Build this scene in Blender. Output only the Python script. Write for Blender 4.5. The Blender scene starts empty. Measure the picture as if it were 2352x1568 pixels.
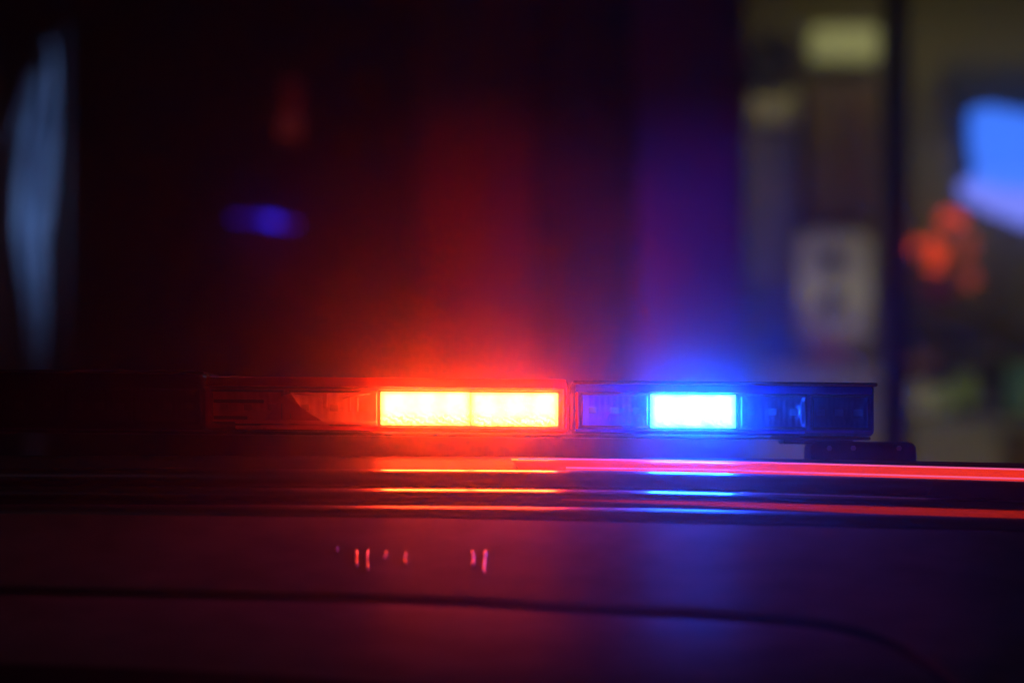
import bpy, bmesh, math, random
from mathutils import Vector, Matrix
random.seed(7)
scene = bpy.context.scene
COL = scene.collection

# ------------------------------------------------------------------ camera
CAM_D, CAM_Z, FRAME_W = 5.0, 1.75, 1.25
K = FRAME_W / 2352.0 / CAM_D
PITCH = math.atan((1052 - 784) * K)
cam_data = bpy.data.cameras.new('camera')
cam = bpy.data.objects.new('camera', cam_data)
COL.objects.link(cam)
cam.location = (0, -CAM_D, CAM_Z)
cam.rotation_euler = (math.pi / 2 + PITCH, 0, 0)
cam_data.sensor_width = 36.0
cam_data.lens = 36.0 * CAM_D / FRAME_W
cam_data.clip_start = 0.05
cam_data.clip_end = 2000
cam_data.dof.use_dof = True
cam_data.dof.focus_distance = CAM_D + 0.0
cam_data.dof.aperture_fstop = 2.4
scene.camera = cam

# ------------------------------------------------------------------ night sky, faint moon, exposure
world = bpy.data.worlds.new('World')
scene.world = world
world.use_nodes = True
wn = world.node_tree
bg = wn.nodes['Background']
sky = wn.nodes.new('ShaderNodeTexSky')
sky.sky_type = 'NISHITA'
sky.sun_disc = False
sky.sun_elevation = math.radians(-6)
sky.sun_rotation = math.radians(200)
wn.links.new(sky.outputs['Color'], bg.inputs['Color'])
bg.inputs['Strength'].default_value = 0.02
moon = bpy.data.lights.new('moon', 'SUN')
moon.energy = 0.05
moon.angle = math.radians(0.5)
moon.color = (0.85, 0.75, 1.0)
moon_o = bpy.data.objects.new('moon', moon)
moon_o.rotation_euler = (math.radians(48), 0, math.radians(-25))
COL.objects.link(moon_o)
scene.view_settings.view_transform = 'Standard'
scene.view_settings.look = 'None'
scene.view_settings.exposure = 0.0
scene.view_settings.gamma = 1.0
scene.view_settings.use_curve_mapping = False
scene.render.engine = 'CYCLES'
scene.cycles.transparent_max_bounces = 24
scene.cycles.max_bounces = 8
scene.cycles.volume_bounces = 0
scene.cycles.sample_clamp_indirect = 4.0
scene.cycles.use_denoising = True
scene.cycles.use_adaptive_sampling = False
world.cycles.sampling_method = 'NONE'

# ------------------------------------------------------------------ helpers
def at(u, v, Y):
    """the point of the place at depth Y that stands on the sight line through (u, v) of a 2352 px wide view"""
    dx, dy, dz = (u - 1176) * K, 1.0, (784 - v) * K
    c, s = math.cos(PITCH), math.sin(PITCH)
    d = Vector((dx, dy * c - dz * s, dy * s + dz * c))
    t = (Y + CAM_D) / d.y
    return Vector((0, -CAM_D, CAM_Z)) + d * t

def lerp_table(tab, u):
    if u <= tab[0][0]:
        (a, b), (c, d) = tab[0], tab[1]
    elif u >= tab[-1][0]:
        (a, b), (c, d) = tab[-2], tab[-1]
    else:
        for i in range(len(tab) - 1):
            if tab[i][0] <= u <= tab[i + 1][0]:
                (a, b), (c, d) = tab[i], tab[i + 1]
                break
    return b + (d - b) * (u - a) / (c - a)

def smooth_table(tab, u, w=160):
    return sum(lerp_table(tab, u + k * w / 3) for k in (-3, -2, -1, 0, 1, 2, 3)) / 7

def mesh_obj(name, verts, faces, mat, parent=None, smooth=False):
    me = bpy.data.meshes.new(name)
    me.from_pydata([tuple(v) for v in verts], [], faces)
    me.validate()
    bm = bmesh.new(); bm.from_mesh(me)
    bmesh.ops.recalc_face_normals(bm, faces=bm.faces)
    bm.to_mesh(me); bm.free()
    if smooth:
        for p in me.polygons: p.use_smooth = True
    if mat: me.materials.append(mat)
    o = bpy.data.objects.new(name, me)
    COL.objects.link(o)
    if parent is not None:
        o.parent = parent
        o.matrix_parent_inverse = parent.matrix_world.inverted()
        o.matrix_parent_inverse = Matrix.Translation(-parent.location)
    return o

def smooth_angle(o, deg=40):
    me = o.data
    for p in me.polygons: p.use_smooth = True
    bm = bmesh.new(); bm.from_mesh(me)
    for e in bm.edges:
        if len(e.link_faces) == 2 and e.calc_face_angle(0) > math.radians(deg):
            e.smooth = False
    bm.to_mesh(me); bm.free()
    return o

def box(name, x0, x1, y0, y1, z0, z1, mat, parent=None, bevel=0.0, seg=2, shear=0.0):
    """box between bounds, bevelled; shear tilts it by z += shear * x"""
    bm = bmesh.new()
    bmesh.ops.create_cube(bm, size=1)
    for v in bm.verts:
        v.co = Vector(((x0 + x1) / 2 + v.co.x * (x1 - x0), (y0 + y1) / 2 + v.co.y * (y1 - y0), (z0 + z1) / 2 + v.co.z * (z1 - z0)))
    if bevel > 0:
        bmesh.ops.bevel(bm, geom=bm.edges[:], offset=bevel, segments=seg, affect='EDGES', profile=0.5)
    if shear:
        for v in bm.verts: v.co.z += shear * v.co.x
    me = bpy.data.meshes.new(name); bm.to_mesh(me); bm.free()
    if mat: me.materials.append(mat)
    o = bpy.data.objects.new(name, me); COL.objects.link(o)
    if parent is not None:
        o.parent = parent
        o.matrix_parent_inverse = Matrix.Translation(-parent.location)
    if bevel > 0: smooth_angle(o, 40)
    return o

def pbox(name, u0, u1, v0, v1, Y, depth, mat, parent=None, bevel=0.0, seg=2, shear=0.0):
    a, b = at(u0, v1, Y), at(u1, v0, Y)
    sh = shear
    c0 = (a.x + b.x) / 2
    return box(name, a.x, b.x, Y, Y + depth, a.z - sh * c0, b.z - sh * c0, mat, parent, bevel, seg, sh)

def tube(name, pts, r, mat, parent=None, n=8, closed=False):
    V, F = [], []
    pts = [Vector(p) for p in pts]
    for i, p in enumerate(pts):
        a = pts[max(i - 1, 0)]; b = pts[min(i + 1, len(pts) - 1)]
        t = (b - a).normalized()
        up = Vector((0, 0, 1)) if abs(t.z) < 0.9 else Vector((0, 1, 0))
        s = t.cross(up).normalized(); w = s.cross(t)
        rr = r[i] if isinstance(r, (list, tuple)) else r
        for k in range(n):
            an = 2 * math.pi * k / n
            V.append(p + s * math.cos(an) * rr + w * math.sin(an) * rr)
    for i in range(len(pts) - 1):
        for k in range(n):
            F.append((i * n + k, i * n + (k + 1) % n, (i + 1) * n + (k + 1) % n, (i + 1) * n + k))
    F.append(tuple(range(n))[::-1]); F.append(tuple((len(pts) - 1) * n + k for k in range(n)))
    return mesh_obj(name, V, F, mat, parent, True)

def lathe(name, prof, centre, mat, parent=None, n=20, axis='Z'):
    V, F = [], []
    for (r, h) in prof:
        for k in range(n):
            a = 2 * math.pi * k / n
            if axis == 'Z': V.append(Vector(centre) + Vector((r * math.cos(a), r * math.sin(a), h)))
            elif axis == 'X': V.append(Vector(centre) + Vector((h, r * math.cos(a), r * math.sin(a))))
            else: V.append(Vector(centre) + Vector((r * math.cos(a), h, r * math.sin(a))))
    for i in range(len(prof) - 1):
        for k in range(n):
            F.append((i * n + k, i * n + (k + 1) % n, (i + 1) * n + (k + 1) % n, (i + 1) * n + k))
    F.append(tuple(range(n))[::-1]); F.append(tuple((len(prof) - 1) * n + k for k in range(n)))
    return smooth_angle(mesh_obj(name, V, F, mat, parent), 50)

def empty(name, loc, label, cat, group=None):
    o = bpy.data.objects.new(name, None); COL.objects.link(o)
    o.location = loc; o['label'] = label; o['category'] = cat
    if group: o['group'] = group
    return o

def tag(o, label=None, cat=None, group=None, kind=None):
    if label: o['label'] = label
    if cat: o['category'] = cat
    if group: o['group'] = group
    if kind: o['kind'] = kind
    return o

# ------------------------------------------------------------------ materials
def mat(name, col, rough=0.5, metal=0.0, coat=0.0, coat_rough=0.05, emit=None, estr=0.0, noise=0.0, nscale=20.0, bump=0.0, bscale=200.0, spec=0.5):
    m = bpy.data.materials.new(name); m.use_nodes = True
    nt = m.node_tree; b = nt.nodes['Principled BSDF']
    b.inputs['Base Color'].default_value = (*col, 1)
    b.inputs['Roughness'].default_value = rough
    b.inputs['Metallic'].default_value = metal
    b.inputs['Coat Weight'].default_value = coat
    b.inputs['Coat Roughness'].default_value = coat_rough
    b.inputs['Specular IOR Level'].default_value = spec
    tc = nt.nodes.new('ShaderNodeTexCoord')
    if noise > 0:
        n = nt.nodes.new('ShaderNodeTexNoise'); n.inputs['Scale'].default_value = nscale; n.inputs['Detail'].default_value = 6
        nt.links.new(tc.outputs['Object'], n.inputs['Vector'])
        r = nt.nodes.new('ShaderNodeValToRGB')
        r.color_ramp.elements[0].position = 0.3; r.color_ramp.elements[1].position = 0.7
        r.color_ramp.elements[0].color = (*[max(c * (1 - noise), 0) for c in col], 1)
        r.color_ramp.elements[1].color = (*[min(c * (1 + noise), 1) for c in col], 1)
        nt.links.new(n.outputs['Fac'], r.inputs['Fac'])
        nt.links.new(r.outputs['Color'], b.inputs['Base Color'])
    if bump > 0:
        n2 = nt.nodes.new('ShaderNodeTexNoise'); n2.inputs['Scale'].default_value = bscale; n2.inputs['Detail'].default_value = 4
        nt.links.new(tc.outputs['Object'], n2.inputs['Vector'])
        bp = nt.nodes.new('ShaderNodeBump'); bp.inputs['Strength'].default_value = bump; bp.inputs['Distance'].default_value = 0.002
        nt.links.new(n2.outputs['Fac'], bp.inputs['Height']); nt.links.new(bp.outputs['Normal'], b.inputs['Normal'])
    if emit:
        b.inputs['Emission Color'].default_value = (*emit, 1)
        b.inputs['Emission Strength'].default_value = estr
        m.cycles.emission_sampling = 'NONE'
    return m

def clear_mat(name, tint, rough=0.08, scatter=0.0):
    m = bpy.data.materials.new(name); m.use_nodes = True
    nt = m.node_tree; nt.nodes.clear()
    out = nt.nodes.new('ShaderNodeOutputMaterial')
    tr = nt.nodes.new('ShaderNodeBsdfTransparent'); tr.inputs['Color'].default_value = (*tint, 1)
    gl = nt.nodes.new('ShaderNodeBsdfGlossy'); gl.inputs['Roughness'].default_value = rough
    fr = nt.nodes.new('ShaderNodeFresnel'); fr.inputs['IOR'].default_value = 1.45
    mx = nt.nodes.new('ShaderNodeMixShader')
    src = tr.outputs[0]
    if scatter > 0:
        tl = nt.nodes.new('ShaderNodeBsdfTranslucent'); tl.inputs['Color'].default_value = (*[c ** 1.6 for c in tint], 1)
        m0 = nt.nodes.new('ShaderNodeMixShader'); m0.inputs[0].default_value = scatter
        nt.links.new(tr.outputs[0], m0.inputs[1]); nt.links.new(tl.outputs[0], m0.inputs[2]); src = m0.outputs[0]
    nt.links.new(fr.outputs[0], mx.inputs[0]); nt.links.new(src, mx.inputs[1]); nt.links.new(gl.outputs[0], mx.inputs[2])
    nt.links.new(mx.outputs[0], out.inputs['Surface'])
    return m

def plastic_mat(name, tint, weight=0.5, rough=0.2):
    """tinted moulded plastic that lets light bleed through: translucent + diffuse + clear"""
    m = bpy.data.materials.new(name); m.use_nodes = True
    nt = m.node_tree; nt.nodes.clear()
    out = nt.nodes.new('ShaderNodeOutputMaterial')
    tl = nt.nodes.new('ShaderNodeBsdfTranslucent'); tl.inputs['Color'].default_value = (*tint, 1)
    tr = nt.nodes.new('ShaderNodeBsdfTransparent'); tr.inputs['Color'].default_value = (*tint, 1)
    gl = nt.nodes.new('ShaderNodeBsdfGlossy'); gl.inputs['Roughness'].default_value = rough
    m1 = nt.nodes.new('ShaderNodeMixShader'); m1.inputs[0].default_value = weight
    m2 = nt.nodes.new('ShaderNodeMixShader')
    fr = nt.nodes.new('ShaderNodeFresnel'); fr.inputs['IOR'].default_value = 1.45
    nt.links.new(tr.outputs[0], m1.inputs[1]); nt.links.new(tl.outputs[0], m1.inputs[2])
    nt.links.new(fr.outputs[0], m2.inputs[0]); nt.links.new(m1.outputs[0], m2.inputs[1]); nt.links.new(gl.outputs[0], m2.inputs[2])
    nt.links.new(m2.outputs[0], out.inputs['Surface'])
    return m

def lamp_mat(name, col, hi, lo, seed=0.0):
    """lens plate of a lit module: LED light seen through a fluted lens, weaker where the flutes turn it away"""
    m = bpy.data.materials.new(name); m.use_nodes = True
    nt = m.node_tree; nt.nodes.clear()
    out = nt.nodes.new('ShaderNodeOutputMaterial'); em = nt.nodes.new('ShaderNodeEmission')
    em.inputs['Color'].default_value = (*col, 1)
    tc = nt.nodes.new('ShaderNodeTexCoord')
    sep = nt.nodes.new('ShaderNodeSeparateXYZ'); nt.links.new(tc.outputs['Generated'], sep.inputs[0])
    mp = nt.nodes.new('ShaderNodeMapping'); mp.inputs['Rotation'].default_value = (0, math.radians(-30), 0); mp.inputs['Scale'].default_value = (1, 1, 1)
    mp.inputs['Location'].default_value = (seed, 0, seed)
    nt.links.new(tc.outputs['Object'], mp.inputs['Vector'])
    w = nt.nodes.new('ShaderNodeTexWave'); w.wave_type = 'BANDS'; w.bands_direction = 'Z'
    w.inputs['Scale'].default_value = 48; w.inputs['Distortion'].default_value = 7; w.inputs['Detail'].default_value = 2; w.inputs['Detail Scale'].default_value = 3
    nt.links.new(mp.outputs[0], w.inputs['Vector'])
    n = nt.nodes.new('ShaderNodeTexNoise'); n.inputs['Scale'].default_value = 34; nt.links.new(mp.outputs[0], n.inputs['Vector'])
    # mask of the lower part
    def math_(op, a, b=None, c=None, clamp=False):
        x = nt.nodes.new('ShaderNodeMath'); x.operation = op; x.use_clamp = clamp
        for i, q in enumerate((a, b, c)):
            if q is None: continue
            if isinstance(q, (int, float)): x.inputs[i].default_value = q
            else: nt.links.new(q, x.inputs[i])
        return x.outputs[0]
    low = math_('SUBTRACT', 1.0, math_('MULTIPLY', sep.outputs['Z'], 2.1), clamp=True)
    low = math_('MULTIPLY', low, math_('MULTIPLY', n.outputs['Fac'], 2.6), clamp=True)
    fl = math_('MULTIPLY', math_('POWER', w.outputs['Fac'], 0.8), low, clamp=True)
    strength = math_('SUBTRACT', hi, math_('MULTIPLY', fl, hi - lo))
    # fall-off to the rim of the plate
    def edge(o, k):
        d = math_('MINIMUM', o, math_('SUBTRACT', 1.0, o))
        return math_('MULTIPLY', d, k, clamp=True)
    e = math_('MULTIPLY', edge(sep.outputs['X'], 15), edge(sep.outputs['Z'], 8))
    e = math_('ADD', math_('MULTIPLY', e, 0.72), 0.28)
    strength = math_('MULTIPLY', strength, e)
    # three reflector cups across the plate and blotchy unevenness
    cup = math_('COSINE', math_('MULTIPLY', math_('SUBTRACT', sep.outputs['X'], 1 / 6), 6 * math.pi))
    strength = math_('MULTIPLY', strength, math_('MULTIPLY_ADD', cup, 0.09, 0.91))
    n2 = nt.nodes.new('ShaderNodeTexNoise'); n2.inputs['Scale'].default_value = 75; n2.inputs['Detail'].default_value = 3; n2.inputs['Roughness'].default_value = 0.7
    nt.links.new(mp.outputs[0], n2.inputs['Vector'])
    strength = math_('MULTIPLY', strength, math_('MULTIPLY_ADD', n2.outputs['Fac'], 0.9, 0.55))
    nt.links.new(strength, em.inputs['Strength'])
    nt.links.new(em.outputs[0], out.inputs['Surface'])
    m.cycles.emission_sampling = 'FRONT'
    return m

M_BLACKGLOSS = mat('black_metallic_trim', (0.10, 0.10, 0.11), 0.34, 0.7, 1.0, 0.08, bump=0.12, bscale=45)
M_BLACKSATIN = mat('black_satin_trim', (0.05, 0.05, 0.055), 0.5, 0.4, 0.15, 0.35, bump=0.12, bscale=45)
M_ROOF = mat('roof_black_paint', (0.06, 0.06, 0.065), 0.55, 0.3)
M_PAINT = mat('grey_car_paint', (0.15, 0.105, 0.10), 0.6, 0, 0.065, 0.42, noise=0.22, nscale=14, bump=0.25, bscale=70, spec=0.0)
M_SEAL = mat('rubber_seal', (0.01, 0.01, 0.01), 0.85)
M_GLASS_DARK = mat('dark_privacy_glass', (0.004, 0.004, 0.005), 0.1, 0, 0.5, 0.03)
M_GLASS_DUSTY = mat('dusty_dark_glass', (0.004, 0.003, 0.004), 0.7, spec=0.0)
M_BLACKPLAST = mat('black_plastic', (0.012, 0.012, 0.014), 0.42, bump=0.1, bscale=400)
M_SMOKE = clear_mat('smoked_dome', (0.35, 0.35, 0.36))
M_REDDOME = clear_mat('red_dome', (1.0, 0.22, 0.16), scatter=0.12)
M_BLUEDOME = clear_mat('blue_dome', (0.14, 0.34, 1.0), scatter=0.07)
M_REDRIM = plastic_mat('red_dome_rim', (1.0, 0.10, 0.06), 0.65)
M_BLUERIM = plastic_mat('blue_dome_rim', (0.05, 0.2, 1.0), 0.65)
M_CHROME = mat('chromed_reflector', (0.75, 0.75, 0.75), 0.22, 1.0)
M_WHITEREF = mat('white_plastic_reflector', (0.85, 0.82, 0.8), 0.30, 0.25, noise=0.2, nscale=60)
M_BLUEREF = mat('blue_glow_reflector', (0.08, 0.3, 0.95), 0.28, 0.4, noise=0.2, nscale=60)  # blue lamp glow put into the reflector colour
M_PALE = mat('pale_highlight', (0.75, 0.75, 0.78), 0.4, 0.2)
M_DARKREF = mat('dull_reflector', (0.25, 0.25, 0.27), 0.3, 1.0)
M_LED = mat('unlit_led', (0.6, 0.6, 0.4), 0.4)
M_REDLAMP = lamp_mat('lit_red_lens', (1.0, 0.92, 0.26), 215, 60)
M_BLUELAMP = lamp_mat('lit_blue_lens', (0.23, 0.62, 1.0), 380, 230, 3.0)
M_STRIP = mat('glowing_red_band', (0.3, 0.01, 0.01), 0.4, 0, 0.3, 0.12, emit=(1.0, 0.035, 0.012), estr=0.85)

# ------------------------------------------------------------------ ground
def sheet(name, x0, x1, y0, y1, z, m, n=1):
    V = [(x0 + (x1 - x0) * i / n, y0 + (y1 - y0) * j / n, z) for j in range(n + 1) for i in range(n + 1)]
    F = [(j * (n + 1) + i, j * (n + 1) + i + 1, (j + 1) * (n + 1) + i + 1, (j + 1) * (n + 1) + i) for j in range(n) for i in range(n)]
    return mesh_obj(name, V, F, m)
M_ASPHALT = mat('asphalt', (0.045, 0.045, 0.048), 0.85, noise=0.3, nscale=4, bump=0.5, bscale=90)
tag(sheet('ground', -600, 600, -300, 900, -0.004, mat('far_ground', (0.04, 0.04, 0.04), 0.9, noise=0.2, nscale=0.2)), kind='structure')
tag(sheet('road', -11, 11, -7.5, 6.2, 0.0, M_ASPHALT), kind='structure')
tag(box('pavement', -11, 11, 6.2, 7.98, -0.1, 0.13, mat('paving', (0.22, 0.21, 0.2), 0.8, noise=0.2, nscale=8, bump=0.3)), kind='structure')
tag(box('kerb', -11, 11, 6.05, 6.197, -0.1, 0.135, mat('kerbstone', (0.3, 0.29, 0.28), 0.8, noise=0.2, nscale=12), bevel=0.015), kind='structure')

# ------------------------------------------------------------------ patrol car
car = empty('patrol_car', (-0.15, 1.2, 0), 'grey patrol car seen from behind at roof height with black glossy roof edge', 'car')
U0, U1 = -800, 2600
US = [U0 + (U1 - U0) * i / 100 for i in range(101)]
CREST = [(0, 1045), (1400, 1048), (1870, 1054), (2352, 1063)]

def rib(name, tab, Y, a, b, m, us, back=150, front=-60, drop=0.0, n=14, yoff=None, cap=True):
    """long moulding: elliptic crown (half-width a along the car, half-height b) whose top runs along the row table"""
    V, F = [], []
    prof = []
    for k in range(n + 1):
        an = math.radians(back + (front - back) * k / n)
        prof.append((math.cos(an) * a, math.sin(an) * b - b))
    prof.append((prof[-1][0], prof[-1][1] - 0.004 - drop))
    prof.append((prof[0][0] + 0.0, min(prof[-1][1], prof[0][1] - 0.004)))
    m_ = len(prof)
    for u in us:
        yy = Y + (yoff(u) if yoff else 0)
        p = at(u, smooth_table(tab, u), yy)
        for (dy, dz) in prof:
            V.append((p.x, p.y - dy, p.z + dz))
    for i in range(len(us) - 1):
        for k in range(m_):
            F.append((i * m_ + k, i * m_ + (k + 1) % m_, (i + 1) * m_ + (k + 1) % m_, (i + 1) * m_ + k))
    F.append(tuple(range(m_))); F.append(tuple((len(us) - 1) * m_ + k for k in range(m_))[::-1])
    return smooth_angle(mesh_obj(name, V, F, m, car), 40)

# roof skin with its rear crown
V, F = [], []
rows = [(-0.05, -0.016), (-0.035, -0.007), (-0.02, -0.0022), (-0.005, -0.0002), (0.008, 0), (0.03, -0.002), (0.06, -0.005), (0.3, -0.007), (0.9, -0.006), (1.6, -0.012), (2.2, -0.05), (2.5, -0.13)]
for (dy, dz) in rows:
    for u in US:
        p = at(u, smooth_table(CREST, u), 0.0)
        ed = min((u - U0), (U1 - u)) / 220.0
        q = max(0, 1 - ed)
        V.append((p.x, p.y + dy, p.z + dz - 0.05 * q ** 3))
n = len(US)
for j in range(len(rows) - 1):
    for i in range(n - 1):
        F.append((j * n + i, j * n + i + 1, (j + 1) * n + i + 1, (j + 1) * n + i))
roof = mesh_obj('roof', V, F, M_ROOF, car, True)

# red emissive band that starts with a slanted end
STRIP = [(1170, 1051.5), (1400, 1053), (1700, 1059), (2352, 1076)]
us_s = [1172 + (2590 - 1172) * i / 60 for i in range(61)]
strip = rib('glow_band', STRIP, -0.055, 0.020, 0.012, M_STRIP, us_s, drop=0.012)
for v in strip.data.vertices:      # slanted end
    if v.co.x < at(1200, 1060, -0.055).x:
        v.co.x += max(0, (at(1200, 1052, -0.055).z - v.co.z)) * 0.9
tag(strip, label='glowing red band along the rear roof edge')
tag(rib('roof_rib', [(0, 1074), (900, 1076), (1265, 1078), (1600, 1083), (2352, 1104)], -0.10, 0.025, 0.011, M_BLACKGLOSS, US, drop=0.02))
tag(rib('roof_rib', [(0, 1116), (885, 1120), (1265, 1122), (1600, 1127), (2352, 1150)], -0.16, 0.032, 0.0085, M_BLACKGLOSS, US, drop=0.03))
tag(rib('roof_rib', [(0, 1158), (900, 1161), (1300, 1164), (1600, 1169), (2352, 1190)], -0.225, 0.026, 0.012, M_BLACKSATIN, US, drop=0.06))

# added lines in place of highlights, beside the strip and on the rib
def pale_line(tab, Y, r_, ua, ub, dv=0):
    tube('highlight_tail', [at(u, smooth_table(tab, u) + dv, Y) for u in [ua + (ub - ua) * i / 40 for i in range(41)]], r_, M_PALE, car, 8)
M_HIGHLIGHT = mat('pink_highlight_glow', (0.6, 0.2, 0.4), 0.3, coat=1, emit=(1.0, 0.13, 0.34), estr=0.95)  # pink highlights of the lamps, built as glowing lines
for (tab, Y, ua, dv) in ((STRIP, -0.0755, 1190, 1.5), ([(900, 1076), (1265, 1078), (1600, 1083), (2352, 1104)], -0.0775, 1300, -5)):
    tube('highlight_line', [at(u, smooth_table(tab, u) + dv, Y) for u in [ua + (2590 - ua) * i / 40 for i in range(41)]], 0.0010, M_HIGHLIGHT, strip, 8).matrix_parent_inverse = Matrix.Identity(4)
pale_line([(885, 1120), (1265, 1122), (1600, 1127), (2352, 1150)], -0.172, 0.0011, 1700, 2590, 2)  # pale tube added for the highlight tail of the second rib
low = rib('glow_band', [(1265, 1130), (1600, 1137), (1700, 1140), (2000, 1149), (2352, 1161)], -0.184, 0.006, 0.0055, mat('dim_reflection_glow', (0.3, 0.01, 0.01), 0.4, 0, 0.5, 0.12, emit=(1.0, 0.035, 0.01), estr=0.26), [1290 + 1300 * i / 40 for i in range(41)], drop=0.001)  # reflection of the red band, put in as a dim glowing rib
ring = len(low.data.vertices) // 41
for i in range(41):            # the reflection band tapers in from its left end
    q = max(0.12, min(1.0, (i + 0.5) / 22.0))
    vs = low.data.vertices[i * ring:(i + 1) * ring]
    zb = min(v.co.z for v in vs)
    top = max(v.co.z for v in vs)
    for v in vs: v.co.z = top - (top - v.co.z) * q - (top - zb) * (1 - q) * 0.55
tag(low, label='dim red reflection built as a glowing band beneath the bright one')
# black hinge cover at the right
hp = [(2128, 1136), (2150, 1106), (2200, 1102), (2345, 1106), (2420, 1112), (2420, 1146), (2250, 1142)]
V = [at(u, v, -0.192) for u, v in hp] + [at(u, v, -0.12) for u, v in hp]
nh = len(hp)
F = [tuple(range(nh)), tuple(range(nh, 2 * nh))[::-1]] + [(i, (i + 1) % nh, nh + (i + 1) % nh, nh + i) for i in range(nh)]
mesh_obj('hinge_cover', V, F, M_BLACKPLAST, car)
V = [at(u, v, -0.205) for u, v in ((2215, 1110), (2300, 1104), (2420, 1110), (2420, 1124), (2260, 1118))] + [at(u, v, -0.192) for u, v in ((2215, 1110), (2300, 1104), (2420, 1110), (2420, 1124), (2260, 1118))]
F = [tuple(range(5)), tuple(range(5, 10))[::-1]] + [(i, (i + 1) % 5, 5 + (i + 1) % 5, 5 + i) for i in range(5)]
mesh_obj('hinge_arm', V, F, M_SEAL, car)

# rear body: header panel, pillars, tailgate
YP = [(1178, -0.262), (1250, -0.375), (1352, -0.53), (1460, -0.71), (1568, -0.88), (1700, -1.0), (2000, -1.12), (3000, -1.2), (4300, -1.22)]
def surf(u, v, off=0.0):
    edge = max(0, (abs(u - 900) - 1250) / 450.0)
    return at(u, v, smooth_table(YP, v, 90) - off + 0.09 * edge ** 2)
TOP = [(-800, 1176), (0, 1179), (1000, 1190), (1600, 1203), (2352, 1221), (2600, 1232)]
SHUT = [(-500, 1560), (-440, 1460), (-340, 1390), (-180, 1362), (0, 1358), (500, 1368), (1000, 1382), (1400, 1404), (1600, 1413), (1800, 1426), (1900, 1438), (2000, 1462), (2060, 1487), (2110, 1517), (2150, 1547), (2190, 1582), (2230, 1630), (2262, 1690), (2285, 1780), (2296, 1900)]
def catmull(P, per=6):
    out = []
    for i in range(len(P) - 1):
        p0 = P[max(i - 1, 0)]; p1 = P[i]; p2 = P[i + 1]; p3 = P[min(i + 2, len(P) - 1)]
        for k in range(per):
            t = k / per
            out.append(tuple(0.5 * ((2 * p1[j]) + (-p0[j] + p2[j]) * t + (2 * p0[j] - 5 * p1[j] + 4 * p2[j] - p3[j]) * t * t + (-p0[j] + 3 * p1[j] - 3 * p2[j] + p3[j]) * t ** 3) for j in (0, 1)))
    out.append(P[-1]); return out
shut = catmull(SHUT)
def offset(curve, d):
    out = []
    for i, p in enumerate(curve):
        a = curve[max(i - 1, 0)]; b = curve[min(i + 1, len(curve) - 1)]
        tx, ty = b[0] - a[0], b[1] - a[1]; L = math.hypot(tx, ty)
        out.append((p[0] - ty / L * d, p[1] + tx / L * d))   # +d: downwards, inside the tailgate
    return out
GAP = 12
upper = offset(shut, -GAP); lower = offset(shut, GAP)
VB = 3000
def patch(name, cols, m, parent=car, nv=16, lip=None, lip_depth=0.018):
    """cols: list of (u_top, v_top, u_bot, v_bot); lip 'top' or 'bottom' folds that edge back into the gap"""
    V, F = [], []
    for (ua, va, ub, vb, cx) in cols:
        col = []
        if lip == 'top':
            gx, gy = cx
            col += [surf(ua + gx, va + gy, -lip_depth), surf(ua + gx, va + gy, -0.004), surf(ua + gx * .3, va + gy * .3, -0.0012)]
        for k in range(nv + 1):
            t = k / nv
            u_, v_ = ua + (ub - ua) * t, va + (vb - va) * t
            if lip == 'top' and k == 0: u_, v_ = u_ - cx[0], v_ - cx[1]
            if lip == 'bottom' and k == nv: u_, v_ = u_ - cx[0], v_ - cx[1]
            col.append(surf(u_, v_))
        if lip == 'bottom':
            gx, gy = cx
            col += [surf(ub + gx * .3, vb + gy * .3, -0.0012), surf(ub + gx, vb + gy, -0.004), surf(ub + gx, vb + gy, -lip_depth)]
        V += col; m_ = len(col)
    for i in range(len(cols) - 1):
        for k in range(m_ - 1):
            F.append((i * m_ + k, i * m_ + k + 1, (i + 1) * m_ + k + 1, (i + 1) * m_ + k))
    return mesh_obj(name, V, F, m, parent, True)
# header between roof trim and tailgate, running out into the pillars
NUP = [((b[0] - a[0]) * 0.25, (b[1] - a[1]) * 0.25) for a, b in zip(upper, offset(shut, -GAP + 8))]
NLO = [((b[0] - a[0]) * 0.25, (b[1] - a[1]) * 0.25) for a, b in zip(lower, offset(shut, GAP - 8))]
cols = [(u, lerp_table(TOP, u), u, v, g) for (u, v), g in zip(upper, NUP)]
hdr = patch('header_panel', cols, M_PAINT, nv=10, lip='bottom')
uR = upper[-1][0]; uL = upper[0][0]
def pillar(name, ua, ub, mtl):
    cs = []
    for i in range(9):
        u = ua + (ub - ua) * i / 8
        cs.append((u, lerp_table(TOP, u), u, VB, (0, 0)))
    return patch(name, cs, mtl, nv=30)
pillar('rear_pillar', uR, 2600, M_PAINT)
pillar('rear_pillar', -800, uL, M_PAINT)
# tailgate
cols = [(u, v, u, VB, g) for (u, v), g in zip(lower, NLO)]
tail = patch('tailgate', cols, M_PAINT, nv=26, lip='top')
# seal seen in the gap
V, F = [], []
for (p, q) in zip(offset(shut, -GAP - 12), offset(shut, GAP + 12)):
    V += [surf(p[0], p[1], -0.02), surf(q[0], q[1], -0.02)]
for i in range(len(shut) - 1): F.append((2 * i, 2 * i + 1, 2 * i + 3, 2 * i + 2))
mesh_obj('door_seal', V, F, M_SEAL, car)
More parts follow.
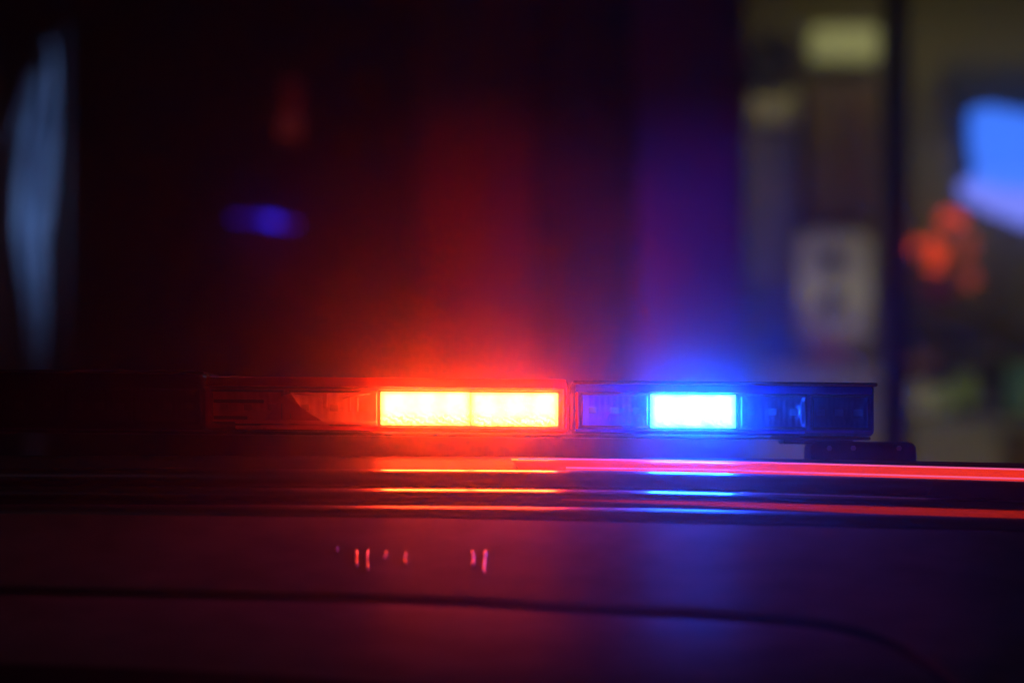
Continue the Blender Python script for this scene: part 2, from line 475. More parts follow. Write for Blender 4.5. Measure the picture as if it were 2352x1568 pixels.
# rear window, proud of the tailgate
WT = [(-330, 1560), (-250, 1528), (-100, 1519), (0, 1522), (300, 1533), (600, 1548), (900, 1568), (1300, 1606), (1600, 1650), (1800, 1700), (1900, 1760), (1940, 1850)]
wt = catmull(WT, 4)
V, F = [], []
for (u, v) in wt:
    col = [surf(u, v, 0.0005), surf(u, v + 1, 0.003)] + [surf(900 + (u - 900) * (1 + 0.03 * k / 10), v + 4 + (2450 - v) * k / 10, 0.0035) for k in range(11)]
    V += col
m_ = 13
for i in range(len(wt) - 1):
    for k in range(m_ - 1): F.append((i * m_ + k, i * m_ + k + 1, (i + 1) * m_ + k + 1, (i + 1) * m_ + k))
mesh_obj('rear_window', V, F, M_GLASS_DUSTY, tail, True)
# water runs on the header panel
M_WATER = mat('red_glint_water', (0.7, 0.22, 0.18), 0.4, 0, 0.4, 0.25)  # red lamp glint put into the colour of the drips
for (u, va, vb, w) in ((775, 1256, 1266, 3.5), (820, 1262, 1300, 3.2), (845, 1263, 1311, 3.2), (886, 1265, 1282, 3), (932, 1268, 1294, 3.2), (1086, 1264, 1300, 3.5), (1113, 1264, 1316, 3.6)):
    nseg = 9
    pts, rr = [], []
    for k in range(nseg + 1):
        t = k / nseg
        pts.append(surf(u + math.sin(t * 5 + u) * 1.6 - t * (2 if u < 900 else 0), va + (vb - va) * t, 0.0002))
        rr.append((0.45 + 0.35 * math.sin(t * 7 + u) ** 2 + (0.5 if k in (nseg - 1, 0, 1) else 0)) * w * 0.00048 * (0.5 if k in (0, nseg) else 1))
    tube('water_drip', pts, rr, M_WATER, hdr, 8)

# hull behind: sides, wheels, lamps, bumper
def hull_section(y, zt, wt_, wb, z0=0.32, zb=1.02):
    return [(-wb, z0), (-wb, zb), (-wt_, zt), (wt_, zt), (wb, zb), (wb, z0)]
V, F = [], []
secs = [(-0.36, 1.60, 0.72, 0.92), (0.2, 1.66, 0.78, 0.94), (1.8, 1.66, 0.78, 0.95), (2.45, 1.55, 0.74, 0.95), (2.95, 1.06, 0.72, 0.95), (3.9, 0.95, 0.68, 0.9), (4.05, 0.75, 0.6, 0.82)]
for (y, zt, a, b) in secs:
    for (x, z) in hull_section(y, zt, a, b, zb=min(1.0, zt - 0.04)):
        V.append((x - 0.1, y, z))
for j in range(len(secs) - 1):
    for k in range(6):
        F.append((j * 6 + k, j * 6 + (k + 1) % 6, (j + 1) * 6 + (k + 1) % 6, (j + 1) * 6 + k))
F.append(tuple(range(6))); F.append(tuple(range((len(secs) - 1) * 6, len(secs) * 6))[::-1])
mesh_obj('body', V, F, M_PAINT, car)
for sx in (-1, 1):
    # cant rail closing the side under the roof
    V = []
    ys = [-0.40, 0.2, 1.0, 1.8, 2.45]
    zt = [1.735, 1.72, 1.72, 1.70, 1.60]
    for y, z in zip(ys, zt):
        V += [(-0.1 + sx * 0.82, y, z - 0.06), (-0.1 + sx * 0.80, y, z - 0.02), (-0.1 + sx * 0.74, y, z - 0.015), (-0.1 + sx * 0.79, y, 1.60)]
    F = []
    for j in range(4):
        for k in range(4): F.append((j * 4 + k, j * 4 + (k + 1) % 4, (j + 1) * 4 + (k + 1) % 4, (j + 1) * 4 + k))
    F += [(0, 1, 2, 3), (19, 18, 17, 16)]
    mesh_obj('side_rail', V, F, M_BLACKGLOSS, car)
    for (ya, yb) in ((-0.2, 0.55), (0.65, 1.4), (1.5, 2.2)):
        V = [(-0.1 + sx * 0.945, ya, 1.06), (-0.1 + sx * 0.945, yb, 1.06), (-0.1 + sx * 0.80, yb, 1.60), (-0.1 + sx * 0.80, ya, 1.60)]
        V += [(x - sx * 0.02, y, z) for (x, y, z) in V]
        F = [(0, 1, 2, 3), (7, 6, 5, 4), (0, 1, 5, 4), (1, 2, 6, 5), (2, 3, 7, 6), (3, 0, 4, 7)]
        mesh_obj('side_window', V, F, M_GLASS_DARK, car)
    box('tail_light', -0.1 + sx * 0.9 - 0.07, -0.1 + sx * 0.9 + 0.07, -1.19, -0.9, 0.86, 1.1, mat('unlit_tail_lens', (0.15, 0.005, 0.005), 0.15, coat=1), car, 0.02)
    for y in (0.15, 3.2):
        wl = lathe('wheel', [(0.30, -0.12), (0.37, -0.11), (0.38, 0), (0.37, 0.11), (0.30, 0.12)], (-0.1 + sx * 0.86, y, 0.38), mat('tyre_rubber', (0.02, 0.02, 0.02), 0.9), car, 32, 'X')
        lathe('rim', [(0.05, -0.125), (0.22, -0.125), (0.295, -0.128), (0.295, 0.128), (0.22, 0.125), (0.05, 0.125)], (-0.1 + sx * 0.86, y, 0.38), M_BLACKPLAST, wl, 24, 'X')
box('bumper', -1.02, 0.82, -1.28, -0.30, 0.32, 0.88, M_BLACKPLAST, car, 0.06, 4)

# ------------------------------------------------------------------ roof light bar
TILT = -0.0095
bar = empty('light_bar', (-0.15, 0.12, 1.757), 'emergency light bar on the patrol car roof, glowing red and blue', 'light bar')
def rowtilt(u): return (u - 1300) * 0.0095   # rows sink to the right along the tilted bar
def bbox(name, u0, u1, v0, v1, Y, depth, m, parent=bar, bevel=0.003, seg=3):
    uc = (u0 + u1) / 2; dv = rowtilt(uc)
    return pbox(name, u0, u1, v0 + dv, v1 + dv, Y, depth, m, parent, bevel, seg, TILT)
def shell(name, u0, u1, v0, v1, Y, depth, m, wall=0.003, bevel=0.006):
    o = bbox(name, u0, u1, v0, v1, Y, depth, m, bar, bevel, 4)
    bm = bmesh.new(); bm.from_mesh(o.data)
    g = bm.faces[:]
    ret = bmesh.ops.solidify(bm, geom=g, thickness=wall)
    bmesh.ops.recalc_face_normals(bm, faces=bm.faces)
    bm.to_mesh(o.data); bm.free()
    return o
# base tray and feet
bbox('base_tray', -240, 2000, 996, 1004, 0.012, 0.24, M_BLACKPLAST, bevel=0.002)
f1 = bbox('mounting_foot', 1862, 2106, 1007, 1075, 0.06, 0.12, M_BLACKPLAST, bevel=0.010, seg=5)
bbox('foot_bracket', 1800, 1960, 1003.5, 1014, 0.07, 0.1, M_BLACKPLAST, bevel=0.002)
bbox('mounting_foot', -360, -120, 1012, 1078, 0.06, 0.12, M_BLACKPLAST, bevel=0.010, seg=5)
bbox('foot_bracket', -220, -60, 1004.5, 1018, 0.07, 0.1, M_BLACKPLAST, bevel=0.002)
for uu in (1905, 1960, 2065):
    p = at(uu, 1029, 0.06)
    lathe('bolt', [(0.0035, 0.0), (0.0035, -0.002), (0.002, -0.003)], p, mat('bolt_steel', (0.4, 0.4, 0.42), 0.35, 1.0), bar, 6, 'Y')
# domes
shell('smoked_dome', -250, 466, 862, 995, 0.0, 0.25, M_SMOKE)
shell('red_dome', 470, 1306, 871, 995, 0.0, 0.25, M_REDDOME, bevel=0.007)
shell('blue_dome', 1312, 2008, 874, 995, 0.0, 0.25, M_BLUEDOME, bevel=0.007)
# moulded rims on the domes (top ledge, bottom ledge, end ring)
bbox('dome_rim', 474, 1300, 871, 893, -0.004, 0.012, M_REDRIM, bevel=0.002)
bbox('dome_rim', 540, 1300, 984, 992, -0.004, 0.012, M_REDRIM, bevel=0.002)
bbox('dome_rim', 1294, 1302, 878, 990, -0.0035, 0.010, M_REDRIM, bevel=0.002)
bbox('dome_rim', 1320, 1850, 984, 991, -0.004, 0.012, M_BLUERIM, bevel=0.002)
bbox('dome_rim', 1322, 1328, 900, 986, -0.0035, 0.010, M_REDRIM, bevel=0.0015)
bbox('dome_rim', 1322, 2004, 881.5, 899, -0.005, 0.012, M_BLUERIM, bevel=0.002)
lid = bbox('lid', 1316, 2016, 872, 881, -0.006, 0.262, mat('blue_black_lid', (0.012, 0.012, 0.03), 0.35, coat=0.5), bevel=0.002)
bbox('lid', 470, 1290, 893.5, 898, 0.006, 0.2, mat('red_black_lid', (0.10, 0.01, 0.01), 0.4), bevel=0.001)
bbox('lid', -252, 468, 860, 866, -0.004, 0.26, M_BLACKPLAST, bevel=0.002)

def module(u0, u1, kind, v0=903, v1=979):
    """one lamp module: housing, trough reflector, LEDs; lit ones carry a bright lens plate"""
    dv = rowtilt((u0 + u1) / 2)
    h = bbox('lamp_module', u0, u1, v0 - 3, v1 + 3, 0.045, 0.03, M_BLACKPLAST, bevel=0.001)
    hl = h
    a, b = at(u0 + 2, v1 + dv, 0.02), at(u1 - 2, v0 + dv, 0.02)
    if kind in ('red', 'blue'):
        lens = bbox('lens', u0, u1, v0, v1, 0.0045, 0.0395, M_REDLAMP if kind == 'red' else M_BLUELAMP, bevel=0.0012)
        lens.parent = h; lens.matrix_parent_inverse = Matrix.Translation(-bar.location); 
        h_inv = Matrix.Translation(-Vector(bar.location)).inverted()
        lens.matrix_parent_inverse = Matrix.Identity(4)
        return h
    # trough: parabola in section, turned forward at both ends, with fine vertical flutes
    V, F = [], []
    nx, nz = 44, 10
    for i in range(nx + 1):
        for j in range(nz + 1):
            t = j / nz * 2 - 1; sx = i / nx * 2 - 1
            d = 0.020 * (1 - t * t) * (1 - abs(sx) ** 6)
            d += 0.0008 * math.sin(i * math.pi * 0.5)
            x = a.x + (b.x - a.x) * i / nx
            z = (a.z + b.z) / 2 + t * (b.z - a.z) / 2 + TILT * (x - (a.x + b.x) / 2)
            V.append((x, 0.021 + d, z))
    for i in range(nx):
        for j in range(nz):
            F.append((i * (nz + 1) + j, i * (nz + 1) + j + 1, (i + 1) * (nz + 1) + j + 1, (i + 1) * (nz + 1) + j))
    r = mesh_obj('reflector', V, F, M_WHITEREF if 470 < u0 < 870 else M_BLUEREF if 1320 < u0 < 1480 else (M_DARKREF if u0 > 1690 or u0 < 470 else M_CHROME), None, True)
    adopt(r, h)
    for k in range(3):
        x = a.x + (b.x - a.x) * (k + 0.5) / 3
        z = (a.z + b.z) / 2 + TILT * (x - (a.x + b.x) / 2)
        l = box('led', x - 0.005, x + 0.005, 0.0345, 0.041, z - 0.004, z + 0.004, M_LED, None, 0.001)
        adopt(l, h)
    for (za, zb) in ((a.z - 0.001, a.z + 0.002), (b.z - 0.002, b.z + 0.001)):
        fbox = box('bezel', a.x, b.x, 0.017, 0.021, za, zb, M_BLACKPLAST, None, 0.0006)
        for v in fbox.data.vertices: v.co.z += TILT * (v.co.x - (a.x + b.x) / 2)
        adopt(fbox, h)
    for xx in (a.x + 0.0005, b.x - 0.0018):
        fbox = box('bezel', xx, xx + 0.0013, 0.0165, 0.044, a.z + 0.002, b.z - 0.002, M_CHROME, None, 0.0003)
        adopt(fbox, h)
    return h
def adopt(o, parent):
    """parent o (placed in world terms) under a part whose own frame is the thing's frame"""
    o.parent = parent
    root = parent
    o.matrix_parent_inverse = Matrix.Identity(4)
for (a_, b_, k_) in ((-236, -70, 'dark'), (-60, 140, 'dark'), (150, 300, 'dark'), (306, 458, 'dark'), (484, 652, 'dark'), (664, 868, 'dark'), (874, 1080.2, 'red'), (1081.4, 1282, 'red'), (1334, 1490, 'dark'), (1496, 1690, 'blue'), (1700, 1853, 'dark'), (1864, 1996, 'dark')):
    module(a_, b_, k_)
# rear spots added to the bar, out of view, to colour the pillars
def added_rear_spot(u0, u1, col, energy, target, size, blend):
    m = bbox('added_rear_spot', u0, u1, 905, 977, 0.222, 0.016, M_LED, bevel=0.001)
    l = bpy.data.lights.new('added_rear_spot_light', 'SPOT'); l.energy = energy; l.color = col
    l.spot_size = math.radians(size); l.spot_blend = blend; l.shadow_soft_size = 0.02
    o = bpy.data.objects.new('added_rear_spot_light', l); COL.objects.link(o); o.parent = bar
    p = at((u0 + u1) / 2, 940, 0.375)
    o.location = p - bar.location
    o.rotation_euler = (target - p).to_track_quat('-Z', 'Y').to_euler()
added_rear_spot(980, 1180, (1.0, 0.05, 0.03), 900, at(1080, 780, 7.85), 12.5, 1.0)
added_rear_spot(1500, 1690, (0.12, 0.05, 1.0), 1300, at(1555, 760, 7.85), 12, 1.0)
for va in (924, 962):
    bbox('reflector_slot', 490, 606 - (va - 924), va, va + 8, 0.0145, 0.005, mat('dark_red_slot', (0.12, 0.02, 0.02), 0.6), bevel=0.0006)
bbox('rim_highlight', 540, 866, 971, 979, 0.0105, 0.006, M_WHITEREF, bevel=0.001)  # pale bar added for the bright line along the lower rim
for (ua, ub, va) in ((700, 716, 906), (742, 752, 908), (790, 848, 906), (800, 806, 916), (818, 823, 916)):
    bbox('glint_bar', ua, ub, va, va + (5 if ub - ua > 12 else 34), 0.012, 0.004, M_WHITEREF, bevel=0.001)  # pale bars added as glints on the unlit module
# slanted circuit shield and wires in the red dome
V = [at(u, v, y) for (u, v, y) in ((596, 980, 0.030), (650, 908, 0.014), (668, 903, 0.014), (690, 935, 0.012), (760, 979, 0.016), (700, 980, 0.016))]
V += [p + Vector((0, 0.0015, 0)) for p in V]
F = [tuple(range(6)), tuple(range(6, 12))[::-1]] + [(i, (i + 1) % 6, 6 + (i + 1) % 6, 6 + i) for i in range(6)]
mesh_obj('shield_plate', V, F, mat('clear_red_shield', (0.6, 0.12, 0.10), 0.3), bar)
for (pa, pb) in (((676, 903), (742, 912)), ((786, 915), (838, 905))):
    p, q = at(pa[0], pa[1], 0.012), at(pb[0], pb[1], 0.012)
    tube('wire', [p, (p + q) / 2 + Vector((0, 0, 0.0008)), q], 0.0011, M_LED, bar, 8)
box('screw', *(lambda p: (p.x - 0.0022, p.x + 0.0022, -0.006, 0.0, p.z - 0.0012, p.z + 0.0012))(at(481, 862.5, 0)), mat('brass_screw', (0.8, 0.6, 0.2), 0.25, 1.0), bar, 0.0005)

# ------------------------------------------------------------------ building behind the car
M_RENDER = mat('red_glow_wall', (0.06, 0.016, 0.013), 0.85, noise=0.25, nscale=3, bump=0.4, bscale=60)  # reddish glow of the lamps put into the wall colour
M_PILLAR = mat('pillar_render', (0.28, 0.25, 0.26), 0.7, noise=0.15, nscale=4)
M_FRAME = mat('dark_frame', (0.03, 0.03, 0.04), 0.5)
YF = 8.0
xl = at(1712, 500, YF).x
shop = empty('shop_building', (0, YF, 0), 'dark shop front behind the patrol car with a dimly lit display window at right', 'building')
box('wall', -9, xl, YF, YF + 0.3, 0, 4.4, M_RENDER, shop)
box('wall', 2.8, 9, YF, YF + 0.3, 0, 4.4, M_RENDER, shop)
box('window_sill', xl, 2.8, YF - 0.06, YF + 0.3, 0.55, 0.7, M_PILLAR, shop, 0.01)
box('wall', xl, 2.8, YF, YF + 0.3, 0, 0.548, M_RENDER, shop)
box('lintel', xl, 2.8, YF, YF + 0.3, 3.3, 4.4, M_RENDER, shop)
box('cornice', -9, 9, YF - 0.12, YF + 0.3, 4.403, 4.6, M_PILLAR, shop, 0.02)
box('pillar', at(1455, 0, YF).x, at(1700, 0, YF).x, YF - 0.16, YF - 0.002, 0.132, 4.39, mat('purple_glow_pillar', (0.30, 0.045, 0.17), 0.7, noise=0.15, nscale=4), shop, 0.04)  # purple glow of both lamps put into this pillar's colour
box('pillar', at(960, 0, YF).x, at(1225, 0, YF).x, YF - 0.16, YF - 0.002, 0.132, 4.39, mat('red_glow_pillar', (0.20, 0.03, 0.02), 0.7, noise=0.15, nscale=4), shop, 0.05)  # red lamp glow put into this pillar's colour
wf = box('window_frame', at(2034, 0, YF).x, at(2092, 0, YF).x, YF + 0.05, YF + 0.14, 0.7, 3.3, M_FRAME, shop, 0.005)
box('window_frame', 2.72, 2.8, YF + 0.05, YF + 0.14, 0.7, 3.3, M_FRAME, shop, 0.005)
M_PANE = clear_mat('window_glass', (0.92, 0.94, 0.93), rough=0.02)
box('window_pane', xl + 0.002, at(2034, 0, YF).x - 0.002, YF + 0.09, YF + 0.096, 0.7, 3.3, M_PANE, shop)
box('window_pane', at(2092, 0, YF).x + 0.002, 2.718, YF + 0.09, YF + 0.096, 0.7, 3.3, M_PANE, shop)
M_WALLIN = mat('interior_wall_olive', (0.16, 0.135, 0.055), 0.8, noise=0.15, nscale=3)
M_WALLGREY = mat('interior_panel_grey', (0.21, 0.19, 0.23), 0.8, noise=0.15, nscale=4)
YB = 9.4
box('back_wall', xl - 0.6, 4.2, YB, YB + 0.1, 0, 3.6, M_WALLIN, shop)
box('interior_wall', xl - 0.7, xl - 0.602, YF + 0.302, YB + 0.1, 0, 3.6, M_WALLIN, shop)
box('interior_wall', 4.202, 4.3, YF + 0.302, YB + 0.1, 0, 3.6, M_WALLIN, shop)
box('ceiling', xl - 0.7, 4.3, YF + 0.302, YB + 0.1, 3.602, 3.7, M_PILLAR, shop)
box('floor', xl - 0.6, 4.2, YF + 0.302, YB - 0.002, 0.0, 0.1, M_PILLAR, shop)
pbox('wall_panel', 1690, 1832, 300, 1200, YB - 0.03, 0.028, M_WALLGREY, shop)
# ceiling lamp inside the shop
lampo = empty('ceiling_lamp', (1.6, YF + 0.75, 3.58), 'long warm ceiling lamp above the shop window display', 'lamp')
box('lamp_housing', 0.7, 2.5, YF + 0.68, YF + 0.82, 3.54, 3.6, M_PILLAR, lampo, 0.01)
L = bpy.data.lights.new('lamp_light', 'AREA'); L.shape = 'RECTANGLE'; L.size = 1.8; L.size_y = 0.12; L.energy = 6.0; L.color = (1.0, 0.92, 0.50)
lo = bpy.data.objects.new('lamp_light', L); COL.objects.link(lo); lo.parent = lampo; lo.location = (0, 0, -0.045)

l2 = empty('fill_lamp', (1.55, YF + 0.42, 1.58), 'added warm fill lamp hidden low at the foot of the shop window', 'lamp')  # unseen lamp added to brighten the poster and lower display
box('lamp_housing', 0.9, 2.4, YF + 0.38, YF + 0.46, 1.56, 1.598, M_PILLAR, l2, 0.005)
for x in (1.0, 2.3): box('fill_lamp_stand', x, x + 0.03, YF + 0.40, YF + 0.43, 0.1, 1.558, M_FRAME, l2)
L = bpy.data.lights.new('fill_light', 'AREA'); L.shape = 'RECTANGLE'; L.size = 1.4; L.size_y = 0.06; L.energy = 4.5; L.color = (1.0, 0.92, 0.48)
lo = bpy.data.objects.new('fill_light', L); COL.objects.link(lo); lo.parent = l2; lo.location = (0, 0, 0.03)
lo.rotation_euler = (math.radians(180 - 38), 0, 0)

def flat(col, **k): return mat('display_colour', col, 0.7, noise=0.12, nscale=9, **k)
def thing(name, u0, u1, v0, v1, Y, depth, m, label, cat, bevel=0.01, group=None):
    o = pbox(name, u0, u1, v0, v1, Y, depth, m, None, bevel, 3)
    return tag(o, label, cat, group)
thing('light_box', 1862, 2018, 60, 142, YB - 0.10, 0.095, mat('lit_yellow_box', (0.5, 0.5, 0.3), 0.6, emit=(0.95, 0.92, 0.38), estr=0.17), 'dim yellow-green light box high on the shop wall', 'light box', 0.02)
# dark round fan-like shape
lathe_o = lathe('wall_speaker', [(0.01, 0.0), (0.05, -0.02), (0.085, -0.04), (0.095, 0.0), (0.095, 0.06)], at(1772, 140, YB - 0.07), flat((0.012, 0.01, 0.03)), None, 24, 'Y')
tag(lathe_o, 'dark round wall speaker above the pale notice board', 'speaker')
thing('notice_board', 1722, 1832, 210, 288, YB - 0.06, 0.02, flat((0.55, 0.50, 0.33)), 'small pale notice board on the grey shop wall', 'notice board', 0.004)
cab = empty('wall_cabinet', at(1925, 500, YB - 0.2), 'dark brown wall cabinet under the yellow light box', 'cabinet')
pbox('cabinet_body', 1852, 2014, 190, 500, YB - 0.2, 0.19, flat((0.10, 0.055, 0.035)), cab, 0.006)
pbox('cabinet_door', 1856, 1930, 196, 494, YB - 0.222, 0.02, flat((0.11, 0.065, 0.035)), cab, 0.004)
pbox('cabinet_door', 1936, 2010, 196, 494, YB - 0.222, 0.02, flat((0.10, 0.05, 0.04)), cab, 0.004)
post = empty('poster', at(1915, 790, YB - 0.1), 'cream poster with two dark round marks beneath the brown cabinet', 'poster')
pp = [(1846, 792), (1834, 770), (1832, 560), (1840, 540), (1864, 530), (1960, 530), (1994, 540), (2004, 560), (2000, 770), (1986, 792)]
V = [at(u, v, YB - 0.12) for u, v in pp] + [at(u, v, YB - 0.11) for u, v in pp]
nh = len(pp)
F = [tuple(range(nh)), tuple(range(nh, 2 * nh))[::-1]] + [(i, (i + 1) % nh, nh + (i + 1) % nh, nh + i) for i in range(nh)]
mesh_obj('sheet', V, F, flat((0.76, 0.74, 0.38)), post)
for (u, v) in ((1912, 606), (1912, 690)):
    lathe('printed_mark', [(0.036, 0), (0.036, -0.003)], at(u, v, YB - 0.121), flat((0.03, 0.045, 0.08)), post, 20, 'Y')
thing('display_box', 1760, 1822, 772, 820, YB - 0.3, 0.2, flat((0.03, 0.03, 0.35)), 'small blue box on the counter left of the red box', 'box', group='boxes standing on the shop counter and shelf')
thing('display_box', 1856, 1950, 786, 836, YB - 0.3, 0.2, flat((0.30, 0.06, 0.05)), 'dull red box on the counter below the cream poster', 'box', group='boxes standing on the shop counter and shelf')
ctr = empty('counter', at(1870, 1200, YB - 0.35), 'grey counter under the posters behind the light bar', 'counter')
pbox('counter_top', 1722, 2020, 838, 856, YB - 0.36, 0.34, flat((0.33, 0.28, 0.30)), ctr, 0.004)
pbox('counter_front', 1726, 2016, 857, 1700, YB - 0.34, 0.3, flat((0.2, 0.18, 0.21)), ctr, 0.004)
# right of the mullion
thing('dark_monitor', 2172, 2520, 150, 226, YB - 0.15, 0.1, flat((0.03, 0.028, 0.02)), 'dark flat screen above the glowing blue sign', 'screen')
# blue sign
sign = empty('blue_sign', at(2290, 380, YF + 0.3), 'glowing bright blue illuminated sign tilted in the shop window', 'sign')
def poly(name, P, Y, d, m, parent):
    V = [at(u, v, Y) for u, v in P] + [at(u, v, Y + d) for u, v in P]; k = len(P)
    F = [tuple(range(k)), tuple(range(k, 2 * k))[::-1]] + [(i, (i + 1) % k, k + (i + 1) % k, k + i) for i in range(k)]
    return mesh_obj(name, V, F, m, parent)
M_B1 = mat('lit_blue_panel', (0.1, 0.2, 0.6), 0.4, emit=(0.05, 0.19, 1.0), estr=1.5)
M_B2 = mat('lit_violet_panel', (0.2, 0.2, 0.6), 0.4, emit=(0.20, 0.24, 1.0), estr=1.4)
M_B3 = mat('lit_deep_blue_panel', (0.05, 0.1, 0.5), 0.4, emit=(0.06, 0.2, 1.0), estr=1.6)
poly('sign_panel', [(2226, 255), (2270, 243), (2400, 268), (2470, 300), (2470, 383), (2236, 383), (2226, 330)], YF + 0.3, 0.03, M_B1, sign)
poly('sign_panel', [(2236, 385), (2470, 385), (2470, 442), (2300, 432), (2230, 416)], YF + 0.3, 0.03, M_B3, sign)
poly('sign_panel', [(2202, 418), (2240, 416), (2300, 434), (2470, 444), (2470, 560), (2352, 520), (2262, 484), (2206, 452)], YF + 0.3, 0.03, M_B2, sign)
poly('sign_back', [(2196, 246), (2480, 246), (2480, 570), (2352, 530), (2196, 470)], YF + 0.335, 0.02, M_FRAME, sign)
# red neon
neon = empty('red_neon_sign', at(2160, 590, YF + 0.3), 'glowing orange-red neon sign below the blue sign', 'sign')
M_N1 = mat('lit_red_neon', (0.4, 0.05, 0.02), 0.4, emit=(1.0, 0.07, 0.008), estr=1.05)
M_N2 = mat('dim_red_neon', (0.3, 0.05, 0.02), 0.4, emit=(1.0, 0.11, 0.02), estr=0.38)
def neon_tube(P, r, m):
    tube('neon_tube', [at(u, v, YF + 0.3) for u, v in P], r, m, neon, 8)
neon_tube([(2160, 505), (2178, 498), (2200, 506), (2208, 520)], 0.022, M_N1)
neon_tube([(2130, 572), (2150, 562), (2164, 580), (2150, 606), (2134, 600)], 0.030, M_N1)
neon_tube([(2094, 560), (2108, 572)], 0.022, M_N1)
neon_tube([(2218, 540), (2232, 560), (2210, 590)], 0.02, M_N2)
neon_tube([(2222, 620), (2234, 640), (2216, 650)], 0.026, M_N2)
poly('backing', [(2110, 640), (2200, 640), (2190, 690), (2120, 690)], YF + 0.36, 0.01, flat((0.3, 0.25, 0.45)), neon)
thing('dark_case', 2082, 2246, 742, 802, YB - 0.3, 0.25, flat((0.015, 0.015, 0.04)), 'black case on a shelf under the red neon sign', 'case')
thing('shelf_box', 2078, 2140, 872, 950, YB - 0.3, 0.2, flat((0.40, 0.38, 0.32)), 'pale box on the lower shelf beside the window mullion', 'box', group='boxes standing on the shop counter and shelf')
thing('shelf_box', 2146, 2186, 880, 958, YB - 0.3, 0.2, flat((0.33, 0.40, 0.25)), 'pale greenish box in the middle of the lower shelf', 'box', group='boxes standing on the shop counter and shelf')
thing('green_box', 2186, 2248, 850, 930, YB - 0.34, 0.2, flat((0.14, 0.21, 0.07)), 'green box on the lower shelf right of the pale boxes', 'box', group='boxes standing on the shop counter and shelf')
thing('shelf_box', 2254, 2290, 880, 990, YB - 0.34, 0.2, flat((0.03, 0.03, 0.09)), 'dark navy narrow box at the right of the shelf', 'box', group='boxes standing on the shop counter and shelf')
thing('shelf_box', 2312, 2420, 830, 950, YB - 0.3, 0.2, flat((0.06, 0.15, 0.13)), 'dark teal box at the right edge of the photograph', 'box', group='boxes standing on the shop counter and shelf')
thing('shelf_box', 2070, 2150, 800, 842, YB - 0.28, 0.2, flat((0.2, 0.08, 0.04)), 'brown box under the black case', 'box', group='boxes standing on the shop counter and shelf')
shf = empty('shelf_rack', at(2200, 1000, YB - 0.4), 'grey shelf rack below the coloured boxes right of the window mullion', 'shelf')
pbox('shelf', 2070, 2460, 962, 974, YB - 0.36, 0.34, flat((0.2, 0.2, 0.2)), shf, 0.003)
pbox('shelf', 2070, 2300, 806, 812, YB - 0.36, 0.34, flat((0.15, 0.14, 0.13)), shf, 0.002)
pbox('back_panel', 2076, 2300, 976, 1500, YB - 0.3, 0.1, flat((0.18, 0.17, 0.16)), shf, 0.003)
pbox('back_panel', 2300, 2460, 500, 1500, YB - 0.06, 0.05, flat((0.1, 0.085, 0.05)), shf, 0.003)

# ------------------------------------------------------------------ left side: flag, small lights
flag = empty('furled_flag', at(130, 1000, YF - 1.0), 'pale blue furled flag hanging from a dark pole at the far left', 'flag')
L_ = [(90, 112), (160, 92), (230, 66), (300, 42), (400, 26), (520, 26), (600, 40), (700, 62), (800, 78), (900, 82), (1150, 84)]
R_ = [(90, 130), (160, 138), (300, 138), (450, 130), (560, 118), (700, 122), (850, 120), (1150, 118)]
V, F = [], []
nc, nr = 28, 50
for j in range(nr + 1):
    v = 92 + (1150 - 92) * j / nr
    a_, b_ = lerp_table(L_, v) - 12, lerp_table(R_, v) - 12 - max(0, (v - 450)) * 0.02
    for i in range(nc + 1):
        t = i / nc
        u = a_ + (b_ - a_) * t
        V.append(at(u, v, YF - 1.0 + 0.035 * math.sin(t * 13 + j * 0.06) + 0.02 * math.sin(t * 5 - j * 0.12)))
for j in range(nr):
    for i in range(nc): F.append((j * (nc + 1) + i, j * (nc + 1) + i + 1, (j + 1) * (nc + 1) + i + 1, (j + 1) * (nc + 1) + i))
cl = mesh_obj('cloth', V, F, mat('pale_blue_cloth', (0.34, 0.48, 0.72), 0.8, noise=0.6, nscale=6), flag, True)
sol = bmesh.new(); sol.from_mesh(cl.data); bmesh.ops.solidify(sol, geom=sol.faces[:], thickness=0.003); sol.to_mesh(cl.data); sol.free()
tube('pole', [at(150, 60, YF - 0.96), at(148, 500, YF - 0.96), (at(148, 500, YF - 0.96).x, YF - 0.96, 0.13)], 0.012, M_FRAME, flag)
# cool spot added out of view at the right to light the flag
sl = empty('flag_spot', (2.7, 3.2, 0.0), 'cool spot on a post, added out of view to light the flag', 'added spot')
tube('post', [(2.7, 3.2, 0), (2.7, 3.2, 3.6), (2.6, 3.25, 3.85), (2.45, 3.3, 3.9)], 0.05, M_FRAME, sl)
box('flag_spot_head', 2.15, 2.46, 3.2, 3.4, 3.86, 3.94, M_FRAME, sl, 0.02)
S = bpy.data.lights.new('lamp_light', 'SPOT'); S.energy = 1000; S.color = (0.36, 0.52, 1.0); S.spot_size = math.radians(15); S.spot_blend = 1.0; S.shadow_soft_size = 0.05
so = bpy.data.objects.new('lamp_light', S); COL.objects.link(so); so.parent = sl
so.location = Vector((2.3, 3.3, 3.84)) - sl.location
so.rotation_euler = (at(80, 320, YF - 1.0) - Vector((2.3, 3.3, 3.84))).to_track_quat('-Z', 'Y').to_euler()

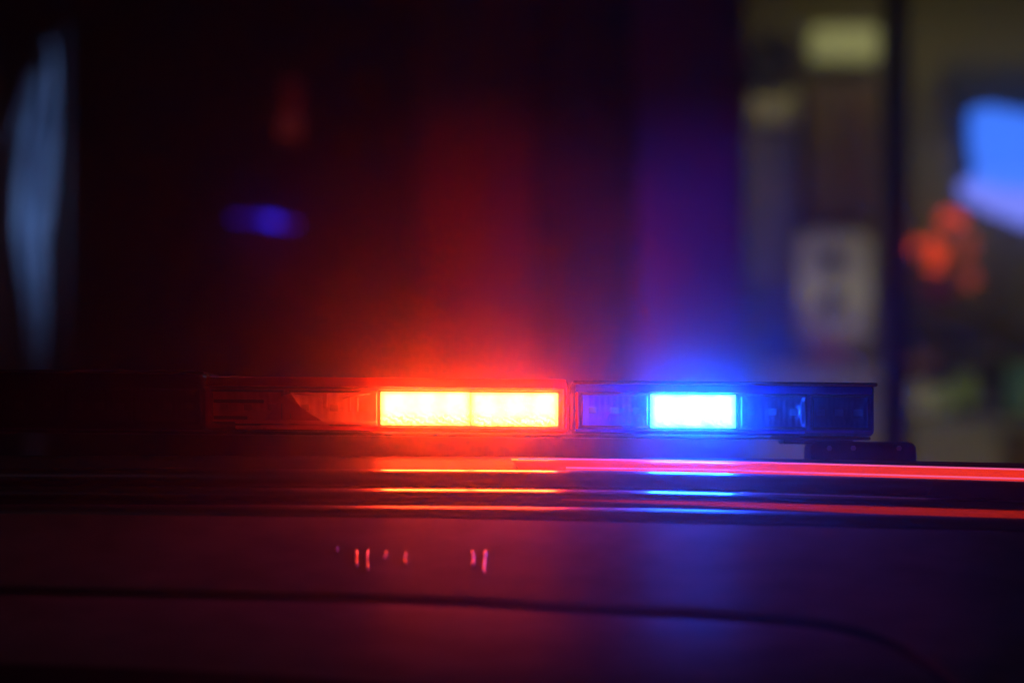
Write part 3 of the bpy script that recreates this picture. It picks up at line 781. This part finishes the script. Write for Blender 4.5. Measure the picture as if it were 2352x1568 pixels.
awn = empty('blue_light_strip', at(600, 505, YF - 0.1), 'small deep blue light strip on the dark wall left of centre', 'wall light')
M_BS = mat('lit_deep_blue', (0.02, 0.02, 0.3), 0.4, emit=(0.02, 0.02, 1.0), estr=1.7)
M_BS2 = mat('lit_deep_blue_dim', (0.02, 0.02, 0.3), 0.4, emit=(0.08, 0.015, 1.0), estr=0.45)
poly('light_cover', [(528, 496), (604, 499), (604, 510), (534, 505)], YF - 0.08, 0.05, M_BS2, awn)
poly('light_cover', [(604, 498), (640, 500), (644, 518), (604, 512)], YF - 0.10, 0.05, M_BS, awn)
poly('light_cover', [(644, 508), (684, 512), (684, 522), (644, 519)], YF - 0.08, 0.05, M_BS2, awn)
rl = empty('red_wall_lamp', at(662, 270, YF - 0.1), 'dim dark red wall lamp above the blue light strip', 'wall light')
M_RS = mat('lit_dim_red', (0.2, 0.01, 0.01), 0.4, emit=(1.0, 0.10, 0.06), estr=0.055)
M_RS2 = mat('lit_dimmer_red', (0.2, 0.01, 0.01), 0.4, emit=(1.0, 0.05, 0.05), estr=0.022)
pbox('lamp_glass', 640, 690, 264, 318, YF - 0.1, 0.08, M_RS, rl, 0.01)
pbox('lamp_glass', 646, 692, 182, 256, YF - 0.1, 0.08, M_RS2, rl, 0.01)
pbox('lamp_bracket', 655, 680, 160, 330, YF - 0.018, 0.016, M_FRAME, rl, 0.002)

# ------------------------------------------------------------------ haze added to spread the lamps' glare
hz = box('haze', -11.5, 11.5, -8, 12, -1.2, 5.2, None)
tag(hz, kind='stuff')
hm = bpy.data.materials.new('glare_haze'); hm.use_nodes = True
hm.node_tree.nodes.clear()
ho = hm.node_tree.nodes.new('ShaderNodeOutputMaterial')
pv = hm.node_tree.nodes.new('ShaderNodeVolumePrincipled')
pv.inputs['Color'].default_value = (0.9, 0.9, 0.92, 1)
pv.inputs['Density'].default_value = 0.021
pv.inputs['Anisotropy'].default_value = 0.986
hm.node_tree.links.new(pv.outputs[0], ho.inputs['Volume'])
hz.data.materials.append(hm)
